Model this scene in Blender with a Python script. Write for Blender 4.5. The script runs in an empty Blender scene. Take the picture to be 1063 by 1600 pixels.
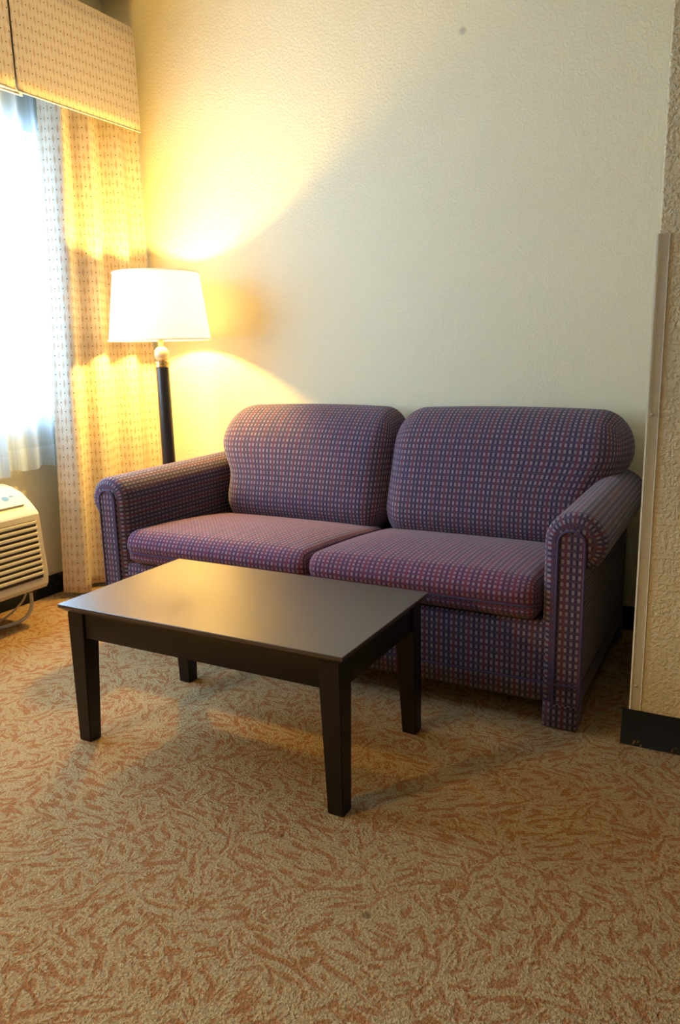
import bpy, bmesh, math, random
from mathutils import Vector, Matrix
random.seed(4)
sc = bpy.context.scene
COL = sc.collection
PI = math.pi

# ------------------------------------------------------------------ node helpers
class NT:
    def __init__(s, name):
        s.m = bpy.data.materials.new(name); s.m.use_nodes = True
        s.t = s.m.node_tree; s.n = s.t.nodes; s.l = s.t.links
        s.n.clear()
        s.out = s.n.new('ShaderNodeOutputMaterial')
    def put(s, sock, v):
        if v is None: return
        if isinstance(v, bpy.types.NodeSocket): s.l.new(v, sock)
        elif isinstance(v, (tuple, list)) and sock.type == 'RGBA' and len(v) == 3: sock.default_value = (*v, 1)
        else: sock.default_value = v
    def math(s, op, a, b=None, c=None, clamp=False):
        n = s.n.new('ShaderNodeMath'); n.operation = op; n.use_clamp = clamp
        s.put(n.inputs[0], a); s.put(n.inputs[1], b); s.put(n.inputs[2], c)
        return n.outputs[0]
    def mix(s, f, a, b, mode='MIX'):
        n = s.n.new('ShaderNodeMix'); n.data_type = 'RGBA'; n.blend_type = mode
        s.put(n.inputs[0], f); s.put(n.inputs[6], a); s.put(n.inputs[7], b)
        return n.outputs[2]
    def smooth(s, v, lo, hi, a=0., b=1.):
        n = s.n.new('ShaderNodeMapRange'); n.interpolation_type = 'SMOOTHSTEP'
        s.put(n.inputs[0], v); s.put(n.inputs[1], lo); s.put(n.inputs[2], hi); s.put(n.inputs[3], a); s.put(n.inputs[4], b)
        return n.outputs[0]
    def coord(s, k='Object'):
        return s.n.new('ShaderNodeTexCoord').outputs[k]
    def mapping(s, v, scale=(1, 1, 1), rot=(0, 0, 0), loc=(0, 0, 0)):
        n = s.n.new('ShaderNodeMapping'); s.put(n.inputs[0], v)
        n.inputs['Scale'].default_value = scale; n.inputs['Rotation'].default_value = rot; n.inputs['Location'].default_value = loc
        return n.outputs[0]
    def noise(s, v, scale, detail=2, rough=.5, dist=0., col=False):
        n = s.n.new('ShaderNodeTexNoise'); s.put(n.inputs['Vector'], v)
        n.inputs['Scale'].default_value = scale; n.inputs['Detail'].default_value = detail
        n.inputs['Roughness'].default_value = rough; n.inputs['Distortion'].default_value = dist
        return n.outputs['Color' if col else 'Fac']
    def sep(s, v):
        n = s.n.new('ShaderNodeSeparateXYZ'); s.put(n.inputs[0], v); return n.outputs
    def comb(s, x, y, z=0.):
        n = s.n.new('ShaderNodeCombineXYZ'); s.put(n.inputs[0], x); s.put(n.inputs[1], y); s.put(n.inputs[2], z); return n.outputs[0]
    def bump(s, h, strength=.3, dist=.002):
        n = s.n.new('ShaderNodeBump'); s.put(n.inputs['Height'], h)
        n.inputs['Strength'].default_value = strength; n.inputs['Distance'].default_value = dist
        return n.outputs[0]
    def pbr(s, col, rough=.6, bump=None, metal=0., spec=.5, **kw):
        n = s.n.new('ShaderNodeBsdfPrincipled')
        s.put(n.inputs['Base Color'], col); s.put(n.inputs['Roughness'], rough); s.put(n.inputs['Metallic'], metal)
        s.put(n.inputs['Specular IOR Level'], spec)
        if bump is not None: s.l.new(bump, n.inputs['Normal'])
        for k, v in kw.items(): s.put(n.inputs[k], v)
        s.l.new(n.outputs[0], s.out.inputs[0]); return n
    def shader(s, kind, **kw):
        n = s.n.new(kind)
        for k, v in kw.items(): s.put(n.inputs[k], v)
        return n.outputs[0]
    def mixsh(s, f, a, b):
        n = s.n.new('ShaderNodeMixShader'); s.put(n.inputs[0], f); s.l.new(a, n.inputs[1]); s.l.new(b, n.inputs[2]); return n.outputs[0]

def plain(name, col, rough=.5, metal=0., spec=.5, nscale=40., var=.12):
    t = NT(name); f = t.noise(t.coord(), nscale, 3)
    c = t.mix(f, tuple(x * (1 - var) for x in col), tuple(min(1, x * (1 + var)) for x in col))
    t.pbr(c, rough, None, metal, spec); return t.m

# wall paint with orange-peel / knock-down texture
def wall_mat(name, col, bs=.26, mark=None):
    t = NT(name); o = t.coord()
    a = t.noise(o, 95, 3, .55); b = t.noise(o, 210, 2, .5)
    h = t.math('ADD', t.smooth(a, .42, .62), t.math('MULTIPLY', b, .5))
    c = t.mix(t.noise(o, 1.3, 3), tuple(x * .95 for x in col), col)
    if mark:
        xyz = t.sep(o)
        d = t.math('SQRT', t.math('ADD', t.math('POWER', t.math('SUBTRACT', xyz[0], mark[0]), 2), t.math('POWER', t.math('SUBTRACT', xyz[2], mark[1]), 2)))
        c = t.mix(t.math('MULTIPLY', t.smooth(d, .020, .004), .5), c, (.22, .20, .15))
    t.pbr(c, .62, t.bump(h, bs, .004), spec=.3); return t.m

def carpet_mat():
    t = NT('patterned_carpet'); o = t.coord()
    warp = t.noise(o, 2.6, 2, .5, col=True)
    v = t.n.new('ShaderNodeVectorMath'); v.operation = 'MULTIPLY_ADD'
    t.l.new(warp, v.inputs[0]); v.inputs[1].default_value = (.10, .10, 0); t.l.new(o, v.inputs[2])
    w = v.outputs[0]
    sel = t.noise(o, 6., 1, .5, 1.2)
    acc = None
    for i, ang in enumerate((0.15, 0.95, 1.75, 2.5)):
        rot = t.n.new('ShaderNodeVectorRotate'); rot.rotation_type = 'Z_AXIS'
        t.l.new(w, rot.inputs['Vector']); rot.inputs['Angle'].default_value = ang
        m = t.mapping(rot.outputs[0], (20, 68, 1), loc=(i * 3.1, i * 7.7, 0))
        nz = t.noise(m, 1.0, 1.5, .5, .35)
        if acc is None: acc = nz
        else:
            f = t.smooth(sel, .36 + .07 * i - .02, .36 + .07 * i + .02)
            n = t.n.new('ShaderNodeMix'); n.data_type = 'FLOAT'
            t.put(n.inputs[0], f); t.put(n.inputs[2], acc); t.put(n.inputs[3], nz); acc = n.outputs[0]
    pile = t.noise(o, 260, 2, .6)
    tuft = t.noise(o, 150, 2, .6)
    s = t.math('ADD', acc, t.math('MULTIPLY', t.math('SUBTRACT', pile, .5), .42))
    mask = t.math('MULTIPLY', t.smooth(s, .49, .58), .80)
    tan = t.mix(t.noise(o, 1.1, 2), CARPET_A, CARPET_B)
    c = t.mix(mask, tan, CARPET_R)
    c = t.mix(t.smooth(tuft, .62, .38), c, t.mix(.32, c, (.10, .05, .02)))
    # two small worn spots in the pile
    xyz = t.sep(o)
    for px, py, r in ((1.98, -1.72, .010), (2.27, -1.86, .014)):
        d = t.math('SQRT', t.math('ADD', t.math('POWER', t.math('SUBTRACT', xyz[0], px), 2), t.math('POWER', t.math('SUBTRACT', xyz[1], py), 2)))
        c = t.mix(t.math('MULTIPLY', t.smooth(d, r, r * .4), .55), c, (.06, .035, .02))
    h = t.math('ADD', t.math('MULTIPLY', pile, .7), t.math('SUBTRACT', t.math('MULTIPLY', tuft, 1.3), t.math('MULTIPLY', mask, .25)))
    t.pbr(c, .95, t.bump(h, .9, .008), spec=.08); return t.m

def sofa_mat(name, base, purple, red, dot, redmix=.6, pu=.0160, pv=.0217):
    t = NT(name); uv = t.sep(t.coord('UV'))
    u = t.math('DIVIDE', uv[0], pu); v = t.math('DIVIDE', uv[1], pv)
    fu = t.math('ABSOLUTE', t.math('SUBTRACT', t.math('FRACT', u), .5))
    fv = t.math('ABSOLUTE', t.math('SUBTRACT', t.math('FRACT', v), .5))
    m = t.math('MULTIPLY', t.smooth(fu, .31, .19), t.smooth(fv, .34, .24))
    f3 = t.math('ABSOLUTE', t.math('SUBTRACT', t.math('FRACT', t.math('ADD', t.math('DIVIDE', u, 3), .5)), .5))
    stripe = t.smooth(f3, .085, .05)
    rows = t.smooth(fv, .30, .42)
    c = t.mix(rows, base, purple)
    c = t.mix(t.math('MULTIPLY', stripe, redmix), c, red)
    cell = t.comb(t.math('FLOOR', u), t.math('FLOOR', v))
    wn = t.n.new('ShaderNodeTexWhiteNoise'); t.l.new(cell, wn.inputs[0])
    dc = t.mix(wn.outputs[0], dot, tuple(x * .72 for x in dot))
    th = t.noise(t.comb(t.math('MULTIPLY', uv[0], 900), t.math('MULTIPLY', uv[1], 300)), 1, 1)
    c = t.mix(t.math('MULTIPLY', m, .92), c, dc)
    c = t.mix(th, t.mix(.35, c, (0, 0, 0)), c)
    h = t.math('ADD', m, t.math('MULTIPLY', th, .5))
    t.pbr(c, .85, t.bump(h, .35, .0015), spec=.2, **{'Sheen Weight': .12}); return t.m

def drape_mat(name, base, light, dash, dotc, trans=0.):
    t = NT(name); uv = t.sep(t.coord('UV'))
    u = t.math('DIVIDE', uv[0], .037); v = t.math('DIVIDE', uv[1], .082)
    fu = t.math('SUBTRACT', t.math('FRACT', u), .5); fv = t.math('SUBTRACT', t.math('FRACT', v), .5)
    au = t.math('ABSOLUTE', fu); av = t.math('ABSOLUTE', fv)
    bu = t.math('SUBTRACT', .5, au); bv = t.math('SUBTRACT', .5, av)
    def ell(a, b, ra, rb):
        d = t.math('SQRT', t.math('ADD', t.math('POWER', t.math('DIVIDE', a, ra), 2), t.math('POWER', t.math('DIVIDE', b, rb), 2)))
        return t.smooth(d, 1.15, .75)
    dots = t.math('MAXIMUM', ell(au, av, .080, .038), ell(bu, bv, .080, .038))
    dashes = t.math('MAXIMUM', ell(au, bv, .13, .21), ell(bu, av, .13, .21))
    lat = t.math('ABSOLUTE', t.math('SUBTRACT', t.math('ADD', au, av), .5))
    lm = t.smooth(lat, .11, .03)
    th = t.noise(t.comb(t.math('MULTIPLY', uv[0], 700), t.math('MULTIPLY', uv[1], 250)), 1, 2)
    c = t.mix(t.math('MULTIPLY', lm, .6), base, light)
    c = t.mix(t.math('MULTIPLY', dashes, .85), c, dash)
    c = t.mix(t.math('MULTIPLY', dots, .9), c, dotc)
    c = t.mix(t.math('MULTIPLY', th, .3), c, t.mix(.5, c, (.2, .12, .04)))
    p = t.pbr(c, .75, t.bump(t.math('ADD', dashes, t.math('MULTIPLY', th, .4)), .25, .001), spec=.25)
    if trans:
        tr = t.shader('ShaderNodeBsdfTranslucent', Color=c)
        t.l.new(t.mixsh(trans, p.outputs[0], tr), t.out.inputs[0])
    return t.m

def wood_mat(name, c1, c2, rough=.33, coat=.0, spec=.5):
    t = NT(name); o = t.coord()
    g = t.noise(t.mapping(o, (3, 60, 60)), 1.0, 4, .6)
    t.pbr(t.mix(g, c1, c2), rough, None, spec=spec, **{'Coat Weight': coat, 'Coat Roughness': .27}); return t.m

CARPET_A = (.49, .357, .178); CARPET_B = (.56, .418, .218); CARPET_R = (.405, .155, .050)
WALLC = (.765, .70, .475)
M = {}
M['wall'] = wall_mat('cream_textured_paint', WALLC)
M['wall_b'] = wall_mat('cream_textured_paint_with_scuff', WALLC, mark=(1.795, 2.266))
M['wall2'] = wall_mat('tan_textured_paint', (.62, .51, .30), .6)
M['ceil'] = wall_mat('white_ceiling_paint', (.8, .78, .72))
M['carpet'] = carpet_mat()
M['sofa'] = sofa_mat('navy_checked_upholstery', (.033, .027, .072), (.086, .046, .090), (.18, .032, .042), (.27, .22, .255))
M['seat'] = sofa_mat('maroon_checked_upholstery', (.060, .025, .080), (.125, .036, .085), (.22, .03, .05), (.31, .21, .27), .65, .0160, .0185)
M['sofa_edge'] = plain('navy_piping_cloth', (.05, .035, .09), .85)
M['dark'] = plain('black_lining_cloth', (.01, .01, .012), .9)
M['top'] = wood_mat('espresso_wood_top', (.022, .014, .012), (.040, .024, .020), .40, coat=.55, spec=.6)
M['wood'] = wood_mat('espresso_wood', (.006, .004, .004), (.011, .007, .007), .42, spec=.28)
M['drape'] = drape_mat('gold_patterned_drapery', (.70, .62, .48), (.80, .74, .62), (.55, .37, .22), (.07, .06, .06), .10)
M['pipe'] = plain('cream_cording', (.8, .72, .56), .7)
M['lampblack'] = plain('satin_black_metal', (.008, .008, .012), .28, 0, .6)
M['brass'] = plain('pale_brass', (.75, .55, .25), .25, 1.)
M['ivory'] = plain('crackled_ivory_finish', (.62, .52, .36), .35, .4, .5, 70, .35)
M['ptac'] = plain('cream_plastic', (.72, .66, .50), .45, 0, .4, 8, .04)
M['slot'] = plain('dark_slot', (.05, .035, .02), .8)
M['cord'] = plain('white_cable', (.62, .60, .54), .5)
M['blue'] = plain('blue_print', (.10, .25, .40), .5)
M['alu'] = plain('window_aluminium', (.55, .55, .55), .4, .6)
M['screw'] = plain('steel_screw', (.5, .48, .42), .3, 1.)
M['bulb'] = plain('frosted_bulb', (.9, .88, .8), .4)

def basebd():
    t = NT('black_floral_carpet_base'); o = t.coord()
    vz = t.n.new('ShaderNodeTexVoronoi'); vz.inputs['Scale'].default_value = 16; vz.inputs['Randomness'].default_value = .8
    t.l.new(t.mapping(o, (1, 1, 1)), vz.inputs['Vector'])
    pet = t.math('MULTIPLY', t.smooth(vz.outputs['Distance'], .26, .16), t.smooth(t.noise(o, 120, 2), .52, .62))
    c = t.mix(t.math('MULTIPLY', pet, .6), t.mix(t.noise(o, 200, 2), (.006, .008, .012), (.016, .02, .022)), (.22, .13, .03))
    t.pbr(c, .85, t.bump(t.noise(o, 300, 2), .5, .002), spec=.2); return t.m
M['base'] = basebd()

def sheer():
    t = NT('white_sheer_voile'); uv = t.sep(t.coord('UV'))
    th = t.noise(t.comb(t.math('MULTIPLY', uv[0], 60), t.math('MULTIPLY', uv[1], 3)), 1, 2)
    hem = t.smooth(uv[1], .10, .09)
    c = t.mix(th, (.62, .76, .95), (.78, .88, 1))
    tr = t.shader('ShaderNodeBsdfTranslucent', Color=c)
    df = t.shader('ShaderNodeBsdfDiffuse', Color=c)
    tp = t.shader('ShaderNodeBsdfTransparent', Color=(.86, .94, 1))
    body = t.mixsh(.30, tr, df)
    f = t.math('MULTIPLY_ADD', th, .25, .50)
    f = t.math('ADD', f, t.math('MULTIPLY', hem, .25), clamp=True)
    t.l.new(t.mixsh(f, tp, body), t.out.inputs[0]); return t.m
M['sheer'] = sheer()

def shade():
    t = NT('white_linen_lampshade'); o = t.coord()
    th = t.noise(t.mapping(o, (1, 1, 4)), 90, 2)
    c = t.mix(th, (.90, .80, .58), (.96, .88, .68))
    b = t.mixsh(.5, t.shader('ShaderNodeBsdfDiffuse', Color=c), t.shader('ShaderNodeBsdfTranslucent', Color=c))
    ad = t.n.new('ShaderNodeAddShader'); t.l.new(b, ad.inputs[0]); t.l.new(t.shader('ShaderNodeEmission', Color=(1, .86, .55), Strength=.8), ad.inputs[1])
    t.l.new(ad.outputs[0], t.out.inputs[0]); return t.m
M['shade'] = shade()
def shade_trim():
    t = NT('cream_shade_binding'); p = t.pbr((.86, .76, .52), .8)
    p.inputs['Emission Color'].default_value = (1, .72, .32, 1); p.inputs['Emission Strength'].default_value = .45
    return t.m
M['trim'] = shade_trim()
def glass():
    t = NT('window_glass')
    g = t.shader('ShaderNodeBsdfGlossy', Color=(1, 1, 1), Roughness=.02)
    tp = t.shader('ShaderNodeBsdfTransparent', Color=(.97, .99, 1))
    t.l.new(t.mixsh(.05, tp, g), t.out.inputs[0]); return t.m
M['glass'] = glass()
def clear():
    t = NT('clear_plastic_guard')
    g = t.pbr((.80, .74, .58), .25, None, 0, .6)
    tp = t.shader('ShaderNodeBsdfTransparent', Color=(.97, .96, .92))
    t.l.new(t.mixsh(.28, tp, g.outputs[0]), t.out.inputs[0]); return t.m
M['clear'] = clear()
M['guardedge'] = plain('clear_plastic_edge', (.85, .82, .72), .3)

# ------------------------------------------------------------------ mesh helpers
def link(name, me, mat, parent=None, smooth=True, ang=40):
    o = bpy.data.objects.new(name, me); COL.objects.link(o)
    if mat: me.materials.append(mat)
    if smooth:
        me.shade_smooth() if hasattr(me, 'shade_smooth') else None
        if ang: me.set_sharp_from_angle(angle=math.radians(ang))
    if parent: o.parent = parent
    return o
def from_bm(name, bm, mat, parent=None, smooth=True, ang=40):
    bmesh.ops.recalc_face_normals(bm, faces=bm.faces)
    me = bpy.data.meshes.new(name); bm.to_mesh(me); bm.free()
    return link(name, me, mat, parent, smooth, ang)
def bx(bm, lo, hi, bev=0., seg=2):
    r = bmesh.ops.create_cube(bm, size=1)
    vs = r['verts']
    for v in vs:
        v.co = Vector([lo[i] + (v.co[i] + .5) * (hi[i] - lo[i]) for i in range(3)])
    if bev:
        es = list({e for v in vs for e in v.link_edges})
        bmesh.ops.bevel(bm, geom=es, offset=bev, segments=seg, profile=.5, affect='EDGES')
def box(name, lo, hi, mat, parent=None, bev=0., seg=2):
    bm = bmesh.new(); bx(bm, lo, hi, bev, seg); return from_bm(name, bm, mat, parent)
def hexa(bm, bot, top):
    """tapered post: two rectangles (x0,y0,x1,y1,z)"""
    vs = []
    for (x0, y0, x1, y1, z) in (bot, top):
        vs.append([bm.verts.new(p) for p in ((x0, y0, z), (x1, y0, z), (x1, y1, z), (x0, y1, z))])
    a, b = vs
    bm.faces.new(a[::-1]); bm.faces.new(b)
    for i in range(4): bm.faces.new((a[i], a[(i + 1) % 4], b[(i + 1) % 4], b[i]))
    bmesh.ops.bevel(bm, geom=list(bm.edges), offset=.002, segments=2, affect='EDGES')
def lathe(name, prof, mat, parent=None, n=48, c=(0, 0, 0), ang=35, cap=True):
    bm = bmesh.new(); rings = []
    for r, z in prof:
        rings.append([bm.verts.new((c[0] + r * math.cos(2 * PI * i / n), c[1] + r * math.sin(2 * PI * i / n), c[2] + z)) for i in range(n)])
    for a, b in zip(rings, rings[1:]):
        for i in range(n): bm.faces.new((a[i], a[(i + 1) % n], b[(i + 1) % n], b[i]))
    if cap:
        bm.faces.new(rings[0]); bm.faces.new(rings[-1])
    return from_bm(name, bm, mat, parent, True, ang)
def tube(name, pts, r, mat, parent=None, n=10, closed=False, smooth_it=0):
    P = [Vector(p) for p in pts]
    for _ in range(smooth_it):
        Q = [P[0]] if not closed else []
        L = len(P)
        for i in range(L if closed else L - 1):
            a, b = P[i], P[(i + 1) % L]
            Q += [a * .75 + b * .25, a * .25 + b * .75]
        if not closed: Q.append(P[-1])
        P = Q
    bm = bmesh.new(); rings = []; L = len(P); nrm = None
    for i, p in enumerate(P):
        a = P[i - 1] if (i > 0 or closed) else P[i]
        b = P[(i + 1) % L] if (i < L - 1 or closed) else P[i]
        tn = (b - a).normalized()
        if nrm is None:
            nrm = tn.orthogonal().normalized()
        nrm = (nrm - tn * nrm.dot(tn)).normalized(); bi = tn.cross(nrm)
        rings.append([bm.verts.new(p + (nrm * math.cos(2 * PI * k / n) + bi * math.sin(2 * PI * k / n)) * r) for k in range(n)])
    rng = range(L) if closed else range(L - 1)
    for i in rng:
        A, B = rings[i], rings[(i + 1) % L]
        for k in range(n): bm.faces.new((A[k], A[(k + 1) % n], B[(k + 1) % n], B[k]))
    if not closed:
        bm.faces.new(rings[0]); bm.faces.new(rings[-1])
    return from_bm(name, bm, mat, parent)
def grid(name, nu, nv, fn, mat, parent=None, solid=0., ang=None):
    """fn(i/nu, j/nv) -> (pos, uv)"""
    verts, uvs = [], []
    for j in range(nv + 1):
        for i in range(nu + 1):
            p, q = fn(i / nu, j / nv); verts.append(p); uvs.append(q)
    faces = [(j * (nu + 1) + i, j * (nu + 1) + i + 1, (j + 1) * (nu + 1) + i + 1, (j + 1) * (nu + 1) + i) for j in range(nv) for i in range(nu)]
    me = bpy.data.meshes.new(name); me.from_pydata(verts, [], faces)
    ul = me.uv_layers.new(name='UVMap')
    for lp in me.loops: ul.data[lp.index].uv = uvs[lp.vertex_index]
    o = link(name, me, mat, parent, True, ang)
    if solid:
        s = o.modifiers.new('thickness', 'SOLIDIFY'); s.thickness = solid; s.offset = 0
    return o
def rbox(name, lo, hi, r, mat, parent=None, step=.025, deform=None, uvswap=False):
    """rounded upholstered block with metre-scale UVs; r = (rx, ry, rz) corner radii"""
    lo, hi = Vector(lo), Vector(hi); sz = hi - lo
    n = [max(4, int(round(sz[i] / step))) for i in range(3)]
    idx = {}; verts = []; faces = []; fuv = []
    def vid(k):
        if k not in idx:
            idx[k] = len(verts)
            p = Vector([lo[i] + sz[i] * k[i] / n[i] for i in range(3)])
            q = Vector([min(max(p[i], lo[i] + r[i]), hi[i] - r[i]) for i in range(3)])
            d = p - q
            e = Vector([d[i] / r[i] for i in range(3)])
            m = max(abs(e[0]), abs(e[1]), abs(e[2]))
            if m > 1e-9:
                l = e.length
                # push the cube shell out to the ellipsoid shell
                e = e * (m / l)
                p = q + Vector([e[i] * r[i] for i in range(3)])
            if deform: p = Vector(deform(p))
            verts.append(p)
        return idx[k]
    def uvof(k, ax):
        p = [sz[i] * k[i] / n[i] for i in range(3)]
        if ax == (1, 0): w = (lo[0] + p[0], p[2])                         # front
        elif ax == (2, 1): w = (lo[0] + p[0], sz[2] + p[1])                # top
        elif ax == (1, 1): w = (lo[0] + p[0], sz[2] * 2 + sz[1] - p[2])    # back
        elif ax == (2, 0): w = (lo[0] + p[0], -p[1])                       # bottom
        elif ax == (0, 1): w = (lo[0] + sz[0] + p[1], p[2])
        else: w = (lo[0] - p[1], p[2])
        return (w[1], w[0]) if uvswap else w
    for a in range(3):
        b, c = (a + 1) % 3, (a + 2) % 3
        for side in (0, 1):
            for i in range(n[b]):
                for j in range(n[c]):
                    ks = []
                    for di, dj in ((0, 0), (1, 0), (1, 1), (0, 1)):
                        k = [0, 0, 0]; k[a] = side * n[a]; k[b] = i + di; k[c] = j + dj; ks.append(tuple(k))
                    if not side: ks.reverse()
                    faces.append([vid(k) for k in ks]); fuv.append([uvof(k, (a, side)) for k in ks])
    me = bpy.data.meshes.new(name); me.from_pydata(verts, [], faces)
    ul = me.uv_layers.new(name='UVMap'); li = 0
    for f in fuv:
        for q in f: ul.data[li].uv = q; li += 1
    return link(name, me, mat, parent, True, None)
def empty(name, loc, label, cat):
    o = bpy.data.objects.new(name, None); COL.objects.link(o); o.location = loc; o.empty_display_size = .1
    o['label'] = label; o['category'] = cat; return o
def tag(o, label, cat, group=None):
    o['label'] = label; o['category'] = cat
    if group: o['group'] = group
    return o
def struct(o): o['kind'] = 'structure'; return o
def settle(root):
    """children were modelled in world space: keep them there under the moved Empty"""
    mi = Matrix.Translation(-Vector(root.location))
    for ch in root.children:
        if ch.data: ch.data.transform(mi)
        stack = list(ch.children)
        while stack:
            g = stack.pop()
            if g.data: g.data.transform(mi)
            stack += list(g.children)

# ------------------------------------------------------------------ room shell
H = 2.737; XR = 5.2; YF = -5.0; SX = 2.632; SY = -.917
WY0, WY1, WZ0, WZ1 = -2.30, -.47, .84, 2.06       # window opening in the left wall
struct(box('floor', (-.15, YF - .1, -.08), (XR + .1, .1, 0), M['carpet']))
struct(box('ceiling', (-.15, YF - .1, H), (XR + .1, .1, H + .08), M['ceil']))
struct(box('wall_back', (-.15, 0, 0), (XR + .1, .1, H), M['wall_b']))
bm = bmesh.new()
bx(bm, (-.15, WY1, 0), (0, 0, H)); bx(bm, (-.15, YF, 0), (0, WY0, H))
bx(bm, (-.15, WY0, 0), (0, WY1, WZ0)); bx(bm, (-.15, WY0, WZ1), (0, WY1, H))
struct(from_bm('wall_left', bm, M['wall']))
struct(box('wall_right', (SX, SY, 0), (XR, 0, H), M['wall2'], None, .006, 3))
struct(box('wall_outer', (XR, YF, 0), (XR + .1, 0, H), M['wall']))
struct(box('wall_front', (-.15, YF - .1, 0), (XR, YF, H), M['wall']))
struct(box('baseboard_left', (0, YF, 0), (.012, 0, .095), M['base'], None, .004))
struct(box('baseboard_back', (.012, -.012, 0), (SX, 0, .095), M['base'], None, .004))
def bb_prof(name, x0, x1, y):
    # cove base: flares out at the toe
    prof = [(0, .098), (-.005, .098), (-.007, .06), (-.010, .02), (-.022, 0), (0, 0)]
    bm = bmesh.new(); A = [bm.verts.new((x0, y + a, z)) for a, z in prof]; B = [bm.verts.new((x1, y + a, z)) for a, z in prof]
    k = len(prof)
    for i in range(k): bm.faces.new((A[i], A[(i + 1) % k], B[(i + 1) % k], B[i]))
    bm.faces.new(A); bm.faces.new(B)
    return struct(from_bm(name, bm, M['base']))
bb_prof('baseboard_right', SX - .022, XR, SY)
win = struct(box('window_1', (-.11, WY0, WZ0), (-.06, WY1, WZ0 + .04), M['alu']))
bm = bmesh.new()
bx(bm, (-.11, WY0, WZ1 - .04), (-.06, WY1, WZ1)); bx(bm, (-.11, WY0, WZ0 + .04), (-.06, WY0 + .04, WZ1 - .04)); bx(bm, (-.11, WY1 - .04, WZ0 + .04), (-.06, WY1, WZ1 - .04))
bx(bm, (-.11, -1.40, WZ0 + .04), (-.06, -1.36, WZ1 - .04))
from_bm('window_frame', bm, M['alu'], win)
box('window_pane', (-.087, WY0 + .04, WZ0 + .04), (-.083, WY1 - .04, WZ1 - .04), M['glass'], win)

# corner guard on the partition end
g = empty('corner_guard', (SX, SY, .10), 'clear plastic corner guard screwed to the partition edge right of the sofa', 'corner guard')
bm = bmesh.new()
bx(bm, (SX - .003, SY - .003, .10), (SX + .024, SY - .0002, 1.363)); bx(bm, (SX - .003, SY - .0002, .10), (SX - .0002, SY + .027, 1.363))
from_bm('guard_plate', bm, M['clear'], g)
bm = bmesh.new()
bx(bm, (SX - .0045, SY - .0045, .10), (SX - .0005, SY - .0005, 1.363)); bx(bm, (SX + .024, SY - .0035, .10), (SX + .0258, SY - .0002, 1.363))
from_bm('guard_edge', bm, M['guardedge'], g)
for z in (.17, .92):
    bm = bmesh.new(); bmesh.ops.create_uvsphere(bm, u_segments=16, v_segments=8, radius=.0042)
    for v in bm.verts: v.co = Vector((SX + .010 + v.co.x, SY - .003 + v.co.y * .5, z + v.co.z))
    from_bm('screw', bm, M['screw'], g)
settle(g)

# ------------------------------------------------------------------ window dressing
# valance with an inverted pleat
VX, VZ0, VZ1 = .239, 2.122, 2.561
val = empty('valance', (0, -1.2, VZ0), 'gold patterned boxed valance above the window with a pleat', 'valance')
path = [(VX - .022, -.062), (VX, -.062), (VX, -.746), (VX - .032, -.700), (VX - .036, -1.02), (VX + .002, -.760), (VX + .002, -1.2), (VX + .002, -2.45), (.004, -2.45)]
dense = []
for (a, b) in zip(path, path[1:]):
    k = max(2, int(math.hypot(b[0] - a[0], b[1] - a[1]) / .05))
    for i in range(k): dense.append((a[0] + (b[0] - a[0]) * i / k, a[1] + (b[1] - a[1]) * i / k))
dense.append(path[-1])
al = [0.]
for a, b in zip(dense, dense[1:]): al.append(al[-1] + math.hypot(b[0] - a[0], b[1] - a[1]))
def vfn(a, b):
    i = int(round(a * (len(dense) - 1))); x, y = dense[i]
    return (x, y, VZ0 + b * (VZ1 - VZ0)), (al[i], b * (VZ1 - VZ0))
grid('valance_skirt', len(dense) - 1, 8, vfn, M['drape'], val, .003, 30)
tube('cording', [(x, y, VZ0) for x, y in dense[2:]], .0035, M['pipe'], val, 6)
box('mounting_board', (.004, -2.44, VZ1 - .02), (VX - .045, -.07, VZ1 - .004), M['pipe'], val)
settle(val)

# drape
def fold(s, z):
    ph = 2 * PI * (3.15 * s ** .92) - 1.25 + .25 * math.sin(1.3 * z + 4 * s)
    w = math.sin(ph)
    w = w + .18 * math.sin(2 * ph + .6)
    amp = .040 + .010 * (2.5 - z) / 2.5
    return .146 + amp * w * (.82 + .18 * math.sin(7 * s + 2)) + .003 * math.sin(4 * ph + z * 1.3)

ARC = [0.]
for _i in range(240):
    _a, _b = _i / 240, (_i + 1) / 240
    ARC.append(ARC[-1] + math.hypot(fold(_b, 1.2) - fold(_a, 1.2), .56 / 240))
def dfn(a, b):
    z = .022 + b * 2.45
    yl = -.535 - .115 * max(0, 1 - z / 2.15)
    y = yl + (-.022 - yl) * a
    k = max(0, (a - .80) / .20)
    x = fold(a, z) * (1 - k) + .190 * k
    x = max(.085, min(x, .203))
    return (x, y, z), (ARC[int(round(a * 240))], z)
dr = grid('drape', 120, 60, dfn, M['drape'], None, .003)
tag(dr, 'gold patterned floor-length drape hanging in folds behind the floor lamp', 'curtain')

def sheer_fn(x0, ya, yb, zb, k, amp, seed):
    def fn(a, b):
        y = ya + (yb - ya) * a; z = zb + b * (2.50 - zb) + (.006 * math.sin(a * 21 + seed) if b == 0 else 0)
        x = x0 + amp * math.sin(2 * PI * k * a + seed + .5 * math.sin(2.3 * z)) * (.8 + .2 * math.sin(7 * a))
        return (x, y, z), (a * abs(yb - ya) * 1.3, z - zb)
    return fn
s1 = grid('sheer_curtain', 90, 30, sheer_fn(.050, -.43, -1.02, .615, 7, .013, .4), M['sheer'])
tag(s1, 'sheer white curtain panel hanging next to the gold drape', 'curtain')
s2 = grid('sheer_curtain', 220, 30, sheer_fn(.092, -.868, -2.36, .598, 17, .012, 1.7), M['sheer'])
tag(s2, 'sheer white curtain panel at the photo left edge, hanging over the air conditioner', 'curtain')

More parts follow.
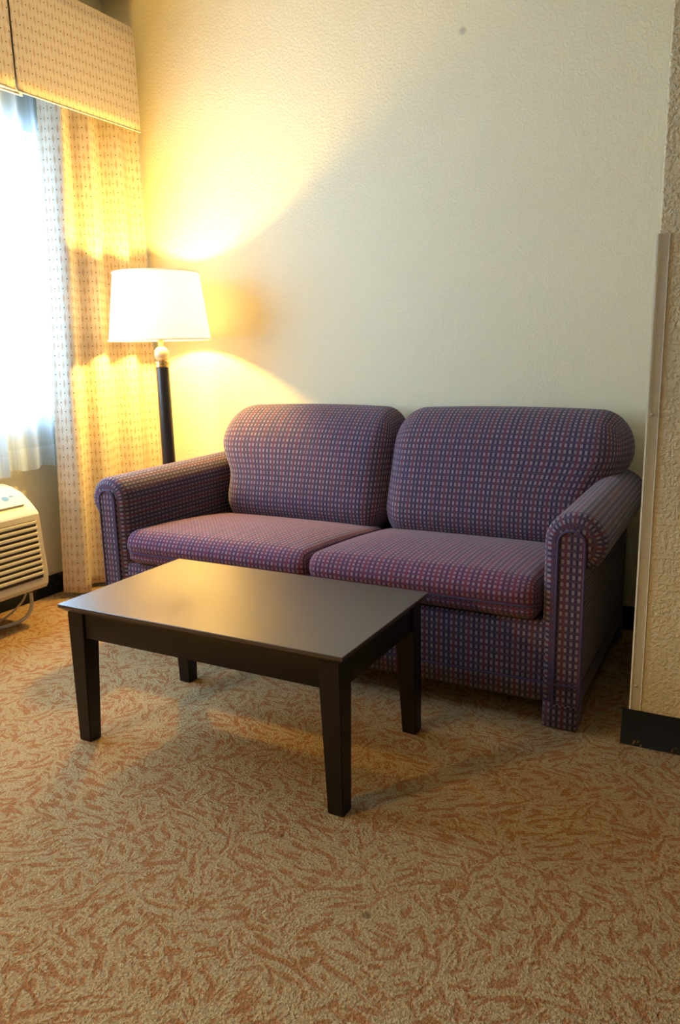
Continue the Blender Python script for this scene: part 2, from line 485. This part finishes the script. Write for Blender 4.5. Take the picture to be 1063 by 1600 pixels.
# ------------------------------------------------------------------ wall air conditioner
ac = empty('air_conditioner', (0, -1.45, .13), 'cream wall air conditioner with louvred front under the window', 'air conditioner')
prof = [(.002, .575), (.10, .582), (.150, .573), (.20, .552), (.25, .520), (.288, .484), (.296, .470), (.312, .215), (.311, .175), (.300, .158), (.24, .142), (.18, .128), (.002, .128)]
def extr(name, prof, y0, y1, mat, parent, ang=30, bev=0.):
    bm = bmesh.new(); k = len(prof)
    A = [bm.verts.new((x, y0, z)) for x, z in prof]; B = [bm.verts.new((x, y1, z)) for x, z in prof]
    for i in range(k): bm.faces.new((A[i], A[(i + 1) % k], B[(i + 1) % k], B[i]))
    f1 = bm.faces.new(A); f2 = bm.faces.new(B)
    if bev:
        bmesh.ops.bevel(bm, geom=list(f1.edges) + list(f2.edges), offset=bev, segments=2, affect='EDGES')
    return from_bm(name, bm, mat, parent, True, ang)
AY0, AY1 = -1.98, -.905
extr('casing', prof, AY0, AY1, M['ptac'], ac, 25, .005)
nsl = 10
def front_x(z): return .296 + (.470 - z) / (.470 - .215) * .016
bm = bmesh.new()
bmv = [(front_x(.448) + .0008, .448), (front_x(.205) + .0008, .205)]
# dark recess behind the louvres
a = [bm.verts.new((bmv[0][0], y, bmv[0][1])) for y in (AY0 + .03, AY1 - .028)]; b = [bm.verts.new((bmv[1][0], y, bmv[1][1])) for y in (AY0 + .03, AY1 - .028)]
bm.faces.new((a[0], a[1], b[1], b[0]))
from_bm('grille_recess', bm, M['slot'], ac)
for i in range(nsl):
    z = .438 - i * .0238
    fx = front_x(z)
    p = [(fx - .004, z + .008), (fx + .003, z + .0065), (fx + .0055, z + .001), (fx + .004, z - .006), (fx - .004, z - .0075)]
    extr('louvre', p, AY0 + .026, AY1 - .024, M['ptac'], ac, 50)
# control lid: a thin curved plate on the sloping top
lid = [(.105, .583), (.150, .576), (.20, .555), (.25, .523), (.266, .509), (.268, .516), (.252, .531), (.202, .563), (.152, .584), (.105, .591)]
cl = extr('control_lid', lid, AY0 + .06, AY1 - .045, M['ptac'], ac, 25, .002)
def on_top(x):
    pts = [(.105, .591), (.152, .584), (.202, .563), (.252, .531)]
    for (a, b), (c, d) in zip(pts, pts[1:]):
        if a <= x <= c: return b + (d - b) * (x - a) / (c - a) + .0012
    return pts[-1][1]
bm = bmesh.new()
def lozenge(bm, cx, cy, rx, ry, n=20):
    vs = [bm.verts.new((cx + rx * math.cos(2 * PI * i / n), cy + ry * math.sin(2 * PI * i / n), on_top(cx + rx * math.cos(2 * PI * i / n)))) for i in range(n)]
    bm.faces.new(vs)
lozenge(bm, .232, -1.012, .012, .016); lozenge(bm, .225, -.978, .004, .012)
from_bm('logo_mark', bm, M['blue'], cl)
bm = bmesh.new()
bx(bm, (.03, AY0 + .05, .5826), (.095, AY1 - .05, .5856))
from_bm('air_outlet', bm, M['slot'], ac)
for i in range(5):
    extr('outlet_vane', [(.036 + i * .013, .5835), (.041 + i * .013, .5835), (.041 + i * .013, .588), (.036 + i * .013, .588)], AY0 + .045, AY1 - .045, M['ptac'], ac)
settle(ac)
pc = tube('power_cord', [(.245, -.95, .132), (.25, -.953, .10), (.25, -.96, .06), (.235, -.985, .026), (.205, -1.03, .010), (.18, -1.09, .008), (.17, -1.25, .008), (.14, -1.5, .008)], .0075, M['cord'], None, 10, False, 3)
tag(pc, 'thick white cord curving down from the air conditioner to the carpet', 'cord')
pc2 = tube('thin_cord', [(.215, -.95, .126), (.21, -.97, .09), (.17, -1.03, .03), (.11, -1.10, .006), (.09, -1.35, .006), (.07, -1.6, .006)], .0045, M['cord'], None, 8, False, 3)
tag(pc2, 'thin cord under the air conditioner, behind the thick white cord', 'cord')

# ------------------------------------------------------------------ floor lamp
LX, LY = .482, -.30
lamp = empty('floor_lamp', (LX, LY, 0), 'lit floor lamp with a white drum shade and black pole beside the sofa', 'lamp')
lathe('lamp_base', [(.0, 0), (.125, 0), (.128, .006), (.126, .018), (.10, .030), (.045, .042), (.034, .055), (.0, .056)][1:-1], M['lampblack'], lamp, 48, (LX, LY, 0))
lathe('pole', [(.030, .055), (.030, 1.045)], M['lampblack'], lamp, 32, (LX, LY, 0))
lathe('collar', [(.031, 1.045), (.0345, 1.049), (.0345, 1.056), (.031, 1.059), (.034, 1.062), (.034, 1.069), (.027, 1.073)], M['brass'], lamp, 32, (LX, LY, 0))
ball = [(.014 + 0 * i, 1.073) for i in range(1)]
for i in range(1, 12):
    a = -PI / 2 + PI * i / 12; ball.append((max(.013, .034 * math.cos(a)), 1.105 + .034 * math.sin(a)))
lathe('ball_finial', ball, M['ivory'], lamp, 32, (LX, LY, 0), 60)
lathe('neck', [(.013, 1.137), (.011, 1.16), (.016, 1.165), (.016, 1.215)], M['brass'], lamp, 24, (LX, LY, 0))
SZ0, SZ1, R0, R1 = 1.163, 1.458, .226, .188
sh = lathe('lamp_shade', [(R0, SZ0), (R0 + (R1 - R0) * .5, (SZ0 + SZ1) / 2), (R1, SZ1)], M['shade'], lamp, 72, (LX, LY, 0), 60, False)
md = sh.modifiers.new('thickness', 'SOLIDIFY'); md.thickness = .002; md.offset = -1
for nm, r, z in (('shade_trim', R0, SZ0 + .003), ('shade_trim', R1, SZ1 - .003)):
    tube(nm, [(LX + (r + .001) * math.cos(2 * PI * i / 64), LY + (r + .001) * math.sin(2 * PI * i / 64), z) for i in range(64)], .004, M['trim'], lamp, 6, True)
bm = bmesh.new()
for k in range(3):
    a = 2 * PI * k / 3 + .4
    p, q = Vector((LX, LY, SZ1 - .02)), Vector((LX + (R1 - .004) * math.cos(a), LY + (R1 - .004) * math.sin(a), SZ1 - .012))
    d = (q - p).normalized(); s = d.cross(Vector((0, 0, 1))) * .0015; u = Vector((0, 0, .0015))
    A = [bm.verts.new(p + v) for v in (s, u, -s, -u)]; B = [bm.verts.new(q + v) for v in (s, u, -s, -u)]
    for i in range(4): bm.faces.new((A[i], A[(i + 1) % 4], B[(i + 1) % 4], B[i]))
from_bm('shade_spider', bm, M['brass'], lamp)
settle(lamp)

# ------------------------------------------------------------------ sofa
SXL, SXR = .684, 2.492; CX = (SXL + SXR) / 2; YFt = -.93; YB = -.05
sofa = empty('sofa', (CX, -.5, 0), 'purple checked two-seat sofa with rolled arms against the back wall', 'sofa')
# base with front rail
def frame_uv(o): return o
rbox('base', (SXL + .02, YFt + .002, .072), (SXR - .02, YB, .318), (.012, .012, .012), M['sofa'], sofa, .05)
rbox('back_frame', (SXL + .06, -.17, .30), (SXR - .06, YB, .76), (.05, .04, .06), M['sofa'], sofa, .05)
AI, AW = .115, .0835     # arm thickness below the roll, roll radius
def arm(side):
    s = 1 if side > 0 else -1
    xin = AI  # local: outer face at 0, inward positive toward the seat -> use q = distance from inner face outward
    cx, cz, r = .0855, .560, .0865
    prof = [(0, .075), (0, .25), (0, .40), (0, .50)]
    for i in range(0, 25):
        a = PI - (PI + .95) * i / 24 + 0.0
        prof.append((cx + r * math.cos(a) * 1.0, cz + r * math.sin(a)))
    prof += [(.125, .485), (AI, .475), (AI, .40), (AI, .25), (AI, .075)]
    # densify
    D = []
    for a, b in zip(prof, prof[1:]):
        k = max(1, int(math.hypot(b[0] - a[0], b[1] - a[1]) / .02))
        for i in range(k): D.append((a[0] + (b[0] - a[0]) * i / k, a[1] + (b[1] - a[1]) * i / k))
    D.append(prof[-1])
    L = [0.]
    for a, b in zip(D, D[1:]): L.append(L[-1] + math.hypot(b[0] - a[0], b[1] - a[1]))
    # inward normals
    N = []
    for i in range(len(D)):
        a = D[max(0, i - 1)]; b = D[min(len(D) - 1, i + 1)]
        t = (b[0] - a[0], b[1] - a[1]); l = math.hypot(*t) or 1
        N.append((t[1] / l, -t[0] / l))   # points into the body for this winding
    X0 = (SXR - AI) if s > 0 else (SXL + AI)
    rows = []
    R = .034
    for k in range(7):
        a = PI / 2 * k / 6
        rows.append((YFt - .004 + R * (1 - math.sin(a)), R * (1 - math.cos(a)) ))
    # k=0: y=YFt-.004+R, offset 0 -> k=6: front tip, offset R ; order front->back
    rows = rows[::-1]
    ys = [(y, o) for y, o in rows]
    nb = 24
    y1 = rows[-1][0]
    for i in range(1, nb + 1):
        ys.append((y1 + (-.12 - y1) * i / nb, 0.))
    verts, uvs, faces = [], [], []
    n = len(D); vv = 0.; py, po = ys[-1]; vl = {}
    for q in range(len(ys) - 1, -1, -1):
        vv += math.hypot(ys[q][0] - py, ys[q][1] - po); py, po = ys[q]; vl[q] = vv
    for jj, (y, o) in enumerate(ys):
        for i, (q, z) in enumerate(D):
            nx, nz = N[i]
            oo = min(o, .034)
            qq, zz = q + nx * oo, z + nz * oo
            # slight rise of the roll toward the back
            lift = .008 * max(0, (y + .93) / .8) * max(0, min(1, (z - .4) / .2))
            verts.append((X0 + s * qq, y, zz + lift)); uvs.append((L[i] + .004, 2 - vl[jj]))
    m = len(ys)
    for j in range(m - 1):
        for i in range(n - 1):
            f = (j * n + i, j * n + i + 1, (j + 1) * n + i + 1, (j + 1) * n + i)
            faces.append(f if s < 0 else f[::-1])
    # close the front tip and back
    faces.append(list(range(n))[::-1] if s < 0 else list(range(n)))
    faces.append([(m - 1) * n + i for i in range(n)])
    bm = bmesh.new(); bv = [bm.verts.new(v) for v in verts]; ul = bm.loops.layers.uv.new('UVMap')
    for f in faces:
        try: bf = bm.faces.new([bv[i] for i in f])
        except ValueError: continue
        big = len(f) > 4
        for lp, i in zip(bf.loops, f):
            lp[ul].uv = (verts[i][0], verts[i][2]) if big else uvs[i]
    a_ob = from_bm('arm', bm, M['sofa'], sofa, True, 60)
    # front facing panel, rounded top, with piping around it
    w0, w1 = (.043, AI + .002)
    c = (w0 + w1) / 2; hw = (w1 - w0) / 2; zt = .562
    out = [(w0, .078)] + [(c - hw * math.cos(PI * i / 14), zt + hw * math.sin(PI * i / 14)) for i in range(15)] + [(w1, .078)]
    yf = YFt - .010
    bm = bmesh.new(); ul = bm.loops.layers.uv.new('UVMap')
    A = [bm.verts.new((X0 + s * q, yf, z)) for q, z in out]; B = [bm.verts.new((X0 + s * q, YFt + .03, z)) for q, z in out]
    k = len(out)
    bm.faces.new(A)
    for i in range(k): bm.faces.new((A[i], A[(i + 1) % k], B[(i + 1) % k], B[i]))
    for f in bm.faces:
        for lp in f.loops: lp[ul].uv = (lp.vert.co.x + .006, lp.vert.co.z)
    pn = from_bm('arm_panel', bm, M['sofa'], a_ob, True, 40)
    tube('piping', [(X0 + s * q, yf - .001, z) for q, z in out], .0042, M['sofa_edge'], pn, 8)
    return a_ob
arm(1); arm(-1)
# back cushions
def back_def(x0, x1, side):
    cx = (x0 + x1) / 2; hw = (x1 - x0) / 2
    def f(p):
        x, y, z = p
        t = (z - .38) / .49                          # 0 base .. 1 top
        front = max(0, min(1, (-.08 - y) / .22))      # 1 on the front face
        e = (x - cx) / hw
        bul = .030 * (1 - e ** 4) * math.sin(PI * max(0, min(1, t)))
        y2 = y + .18 * t * front - bul * front
        y2 += .02 * front * max(0, abs(e) - .8) * 5 * .5
        z2 = z + .012 * (1 - e * e) * max(0, t)
        # the cushion flares out over the arm
        k = max(0, min(1, (z - .56) / .16)); k = k * k * (3 - 2 * k)
        x += side * (.078 if side < 0 else .056) * k * max(0, min(1, side * e))
        return (x, y2, z2)
    return f
BX0, BX1, GX = .812, 2.448, 1.606
for x0, x1, sd in ((BX0, GX + .020, -1), (GX - .020, BX1, 1)):
    rbox('back_cushion', (x0, -.420, .37), (x1, -.055, .862), (.110, .13, .14), M['sofa'], sofa, .020, back_def(x0, x1, sd))
# seat cushions
def seat_def(x0, x1):
    cx = (x0 + x1) / 2; hw = (x1 - x0) / 2
    def f(p):
        x, y, z = p
        e = (x - cx) / hw; t = (z - .322) / .13
        g = (y + .64) / .32
        z2 = z - .045 * max(0, (y + .93) / .58) * max(0, min(1, t)) + .030 * (1 - e ** 4) * (1 - min(1, g * g)) * max(0, t)
        y2 = y
        if y < -.80:
            k = (-.80 - y) / .155
            y2 -= .012 * k * (1 - e ** 6) * math.sin(PI * min(1, max(0, t)))
            # seam nips in at the welt line
            y2 += .013 * k * math.exp(-((t - .36) / .10) ** 2)
        return (x, y2, z2)
    return f
for x0, x1 in ((SXL + AI + .002, GX + .004), (GX - .004, SXR - AI - .002)):
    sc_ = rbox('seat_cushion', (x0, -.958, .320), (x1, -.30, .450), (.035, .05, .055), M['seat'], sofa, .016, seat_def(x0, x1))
    pts = []
    cxm = (x0 + x1) / 2; hw = (x1 - x0) / 2
    for i in range(41):
        e = -1 + 2 * i / 40; x = cxm + hw * e * .985
        pts.append((x, -.952 + (.02 * max(0, abs(e) - .93) / .07) - .006 * (1 - e ** 6), .322 + .13 * .36))
    tube('piping', pts, .0038, M['sofa_edge'], sc_, 8)
# skirt welt, feet
tube('skirt_welt', [(SXL + .002, -.45, .142), (SXL + .001, YFt - .008, .142), (SXL + .02, YFt - .013, .142), (SXR - .02, YFt - .013, .142), (SXR - .001, YFt - .008, .142), (SXR - .002, -.45, .142)], .004, M['sofa_edge'], sofa, 8)
for x0, x1 in ((SXL + .002, SXL + .104), (SXR - .104, SXR - .002)):
    for y0, y1 in ((YFt - .006, YFt + .09), (YB - .12, YB - .02)):
        rbox('leg', (x0, y0, .0), (x1, y1, .085), (.006, .006, .006), M['sofa'], sofa, .03)
settle(sofa)

# ------------------------------------------------------------------ coffee table
TX, TY, TW, TD, TH = 1.184, -1.6126, .910, .525, .42
tb = empty('coffee_table', (TX + TW / 2, TY + TD / 2, 0), 'dark espresso wooden coffee table with tapered legs in front of the sofa', 'table')
bm = bmesh.new()
# top: thin square edge with an undercut bevel
def ring(i, z): return [bm.verts.new(p) for p in ((TX + i, TY + i, z), (TX + TW - i, TY + i, z), (TX + TW - i, TY + TD - i, z), (TX + i, TY + TD - i, z))]
rs = [ring(.016, TH - .024), ring(.002, TH - .012), ring(0, TH - .010), ring(0, TH - .0015), ring(.0015, TH)]
for a, b in zip(rs, rs[1:]):
    for i in range(4): bm.faces.new((a[i], a[(i + 1) % 4], b[(i + 1) % 4], b[i]))
bm.faces.new(rs[0]); bm.faces.new(rs[-1])
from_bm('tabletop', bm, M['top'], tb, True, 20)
ins = .0165; lt, lb = .060, .043
for sx in (0, 1):
    for sy in (0, 1):
        xo = TX + ins if not sx else TX + TW - ins
        yo = TY + ins if not sy else TY + TD - ins
        def rc(w, z):
            x0, x1 = (xo, xo + w) if not sx else (xo - w, xo)
            y0, y1 = (yo, yo + w) if not sy else (yo - w, yo)
            return (x0, y0, x1, y1, z)
        bm = bmesh.new(); hexa(bm, rc(lb, 0), rc(lt, TH - .024))
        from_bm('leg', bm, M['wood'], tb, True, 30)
az0, az1 = .322, TH - .024; ai = ins + .006
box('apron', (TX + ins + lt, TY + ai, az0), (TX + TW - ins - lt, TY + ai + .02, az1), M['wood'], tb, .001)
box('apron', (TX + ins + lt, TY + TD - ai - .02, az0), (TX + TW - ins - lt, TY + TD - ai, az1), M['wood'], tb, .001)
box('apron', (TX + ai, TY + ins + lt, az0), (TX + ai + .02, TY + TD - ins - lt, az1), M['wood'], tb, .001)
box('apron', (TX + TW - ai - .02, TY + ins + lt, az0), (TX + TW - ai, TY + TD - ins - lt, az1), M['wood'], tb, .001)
settle(tb)

# ------------------------------------------------------------------ light
w = bpy.data.worlds.new('sky'); sc.world = w; w.use_nodes = True
bgn = w.node_tree.nodes['Background']
bgn.inputs[0].default_value = (.62, .80, 1.0, 1); bgn.inputs[1].default_value = 20.0
def lightobj(name, kind, loc, power, col, **kw):
    l = bpy.data.lights.new(name, kind); l.energy = power; l.color = col
    for k, v in kw.items(): setattr(l, k, v)
    o = bpy.data.objects.new(name, l); COL.objects.link(o); o.location = loc; return o
po = lightobj('window_portal', 'AREA', (-.14, (WY0 + WY1) / 2, (WZ0 + WZ1) / 2), 1, (1, 1, 1), shape='RECTANGLE', size=WZ1 - WZ0, size_y=WY1 - WY0)
po.rotation_euler = (0, -PI / 2, 0); po.data.cycles.is_portal = True
lightobj('lamp_bulb_light', 'POINT', (LX, LY, 1.32), 80, (1.0, .60, .135), shadow_soft_size=.03)
lightobj('room_lamp_light', 'SPOT', (.62, -3.65, 1.42), 98, (1.0, .60, .14), shadow_soft_size=.07, spot_size=math.radians(168), spot_blend=.25)
lightobj('added_room_fill', 'POINT', (1.7, -4.2, 2.3), 8, (1.0, .78, .46), shadow_soft_size=.15)  # unseen warm fill added behind the camera, kept left so the sofa's right stays dark

# ------------------------------------------------------------------ camera
yaw, pitch, roll, fpx = .4977, -.2076, -.0238, 1194.68
fwd = Vector((-math.sin(yaw) * math.cos(pitch), math.cos(yaw) * math.cos(pitch), math.sin(pitch)))
rt = Vector((math.cos(yaw), math.sin(yaw), 0)); up = rt.cross(fwd)
r2 = rt * math.cos(roll) + up * math.sin(roll); u2 = up * math.cos(roll) - rt * math.sin(roll)
cd = bpy.data.cameras.new('camera'); cam = bpy.data.objects.new('camera', cd); COL.objects.link(cam)
mw = Matrix((r2, u2, -fwd)).transposed().to_4x4(); mw.translation = Vector((2.872, -3.0384, 1.099))
cam.matrix_world = mw
cd.sensor_fit = 'VERTICAL'; cd.sensor_height = 36.; cd.sensor_width = 24.; cd.lens = fpx * 36. / 1600.
cd.clip_start = .02
sc.camera = cam
sc.view_settings.view_transform = 'Standard'
sc.view_settings.look = 'None'
sc.view_settings.exposure = 0.0
try:
    sc.cycles.use_denoising = True
    sc.cycles.max_bounces = 10; sc.cycles.diffuse_bounces = 3; sc.cycles.transparent_max_bounces = 12
    sc.cycles.sample_clamp_indirect = 6.0
    sc.cycles.caustics_reflective = False; sc.cycles.caustics_refractive = False
except Exception: pass
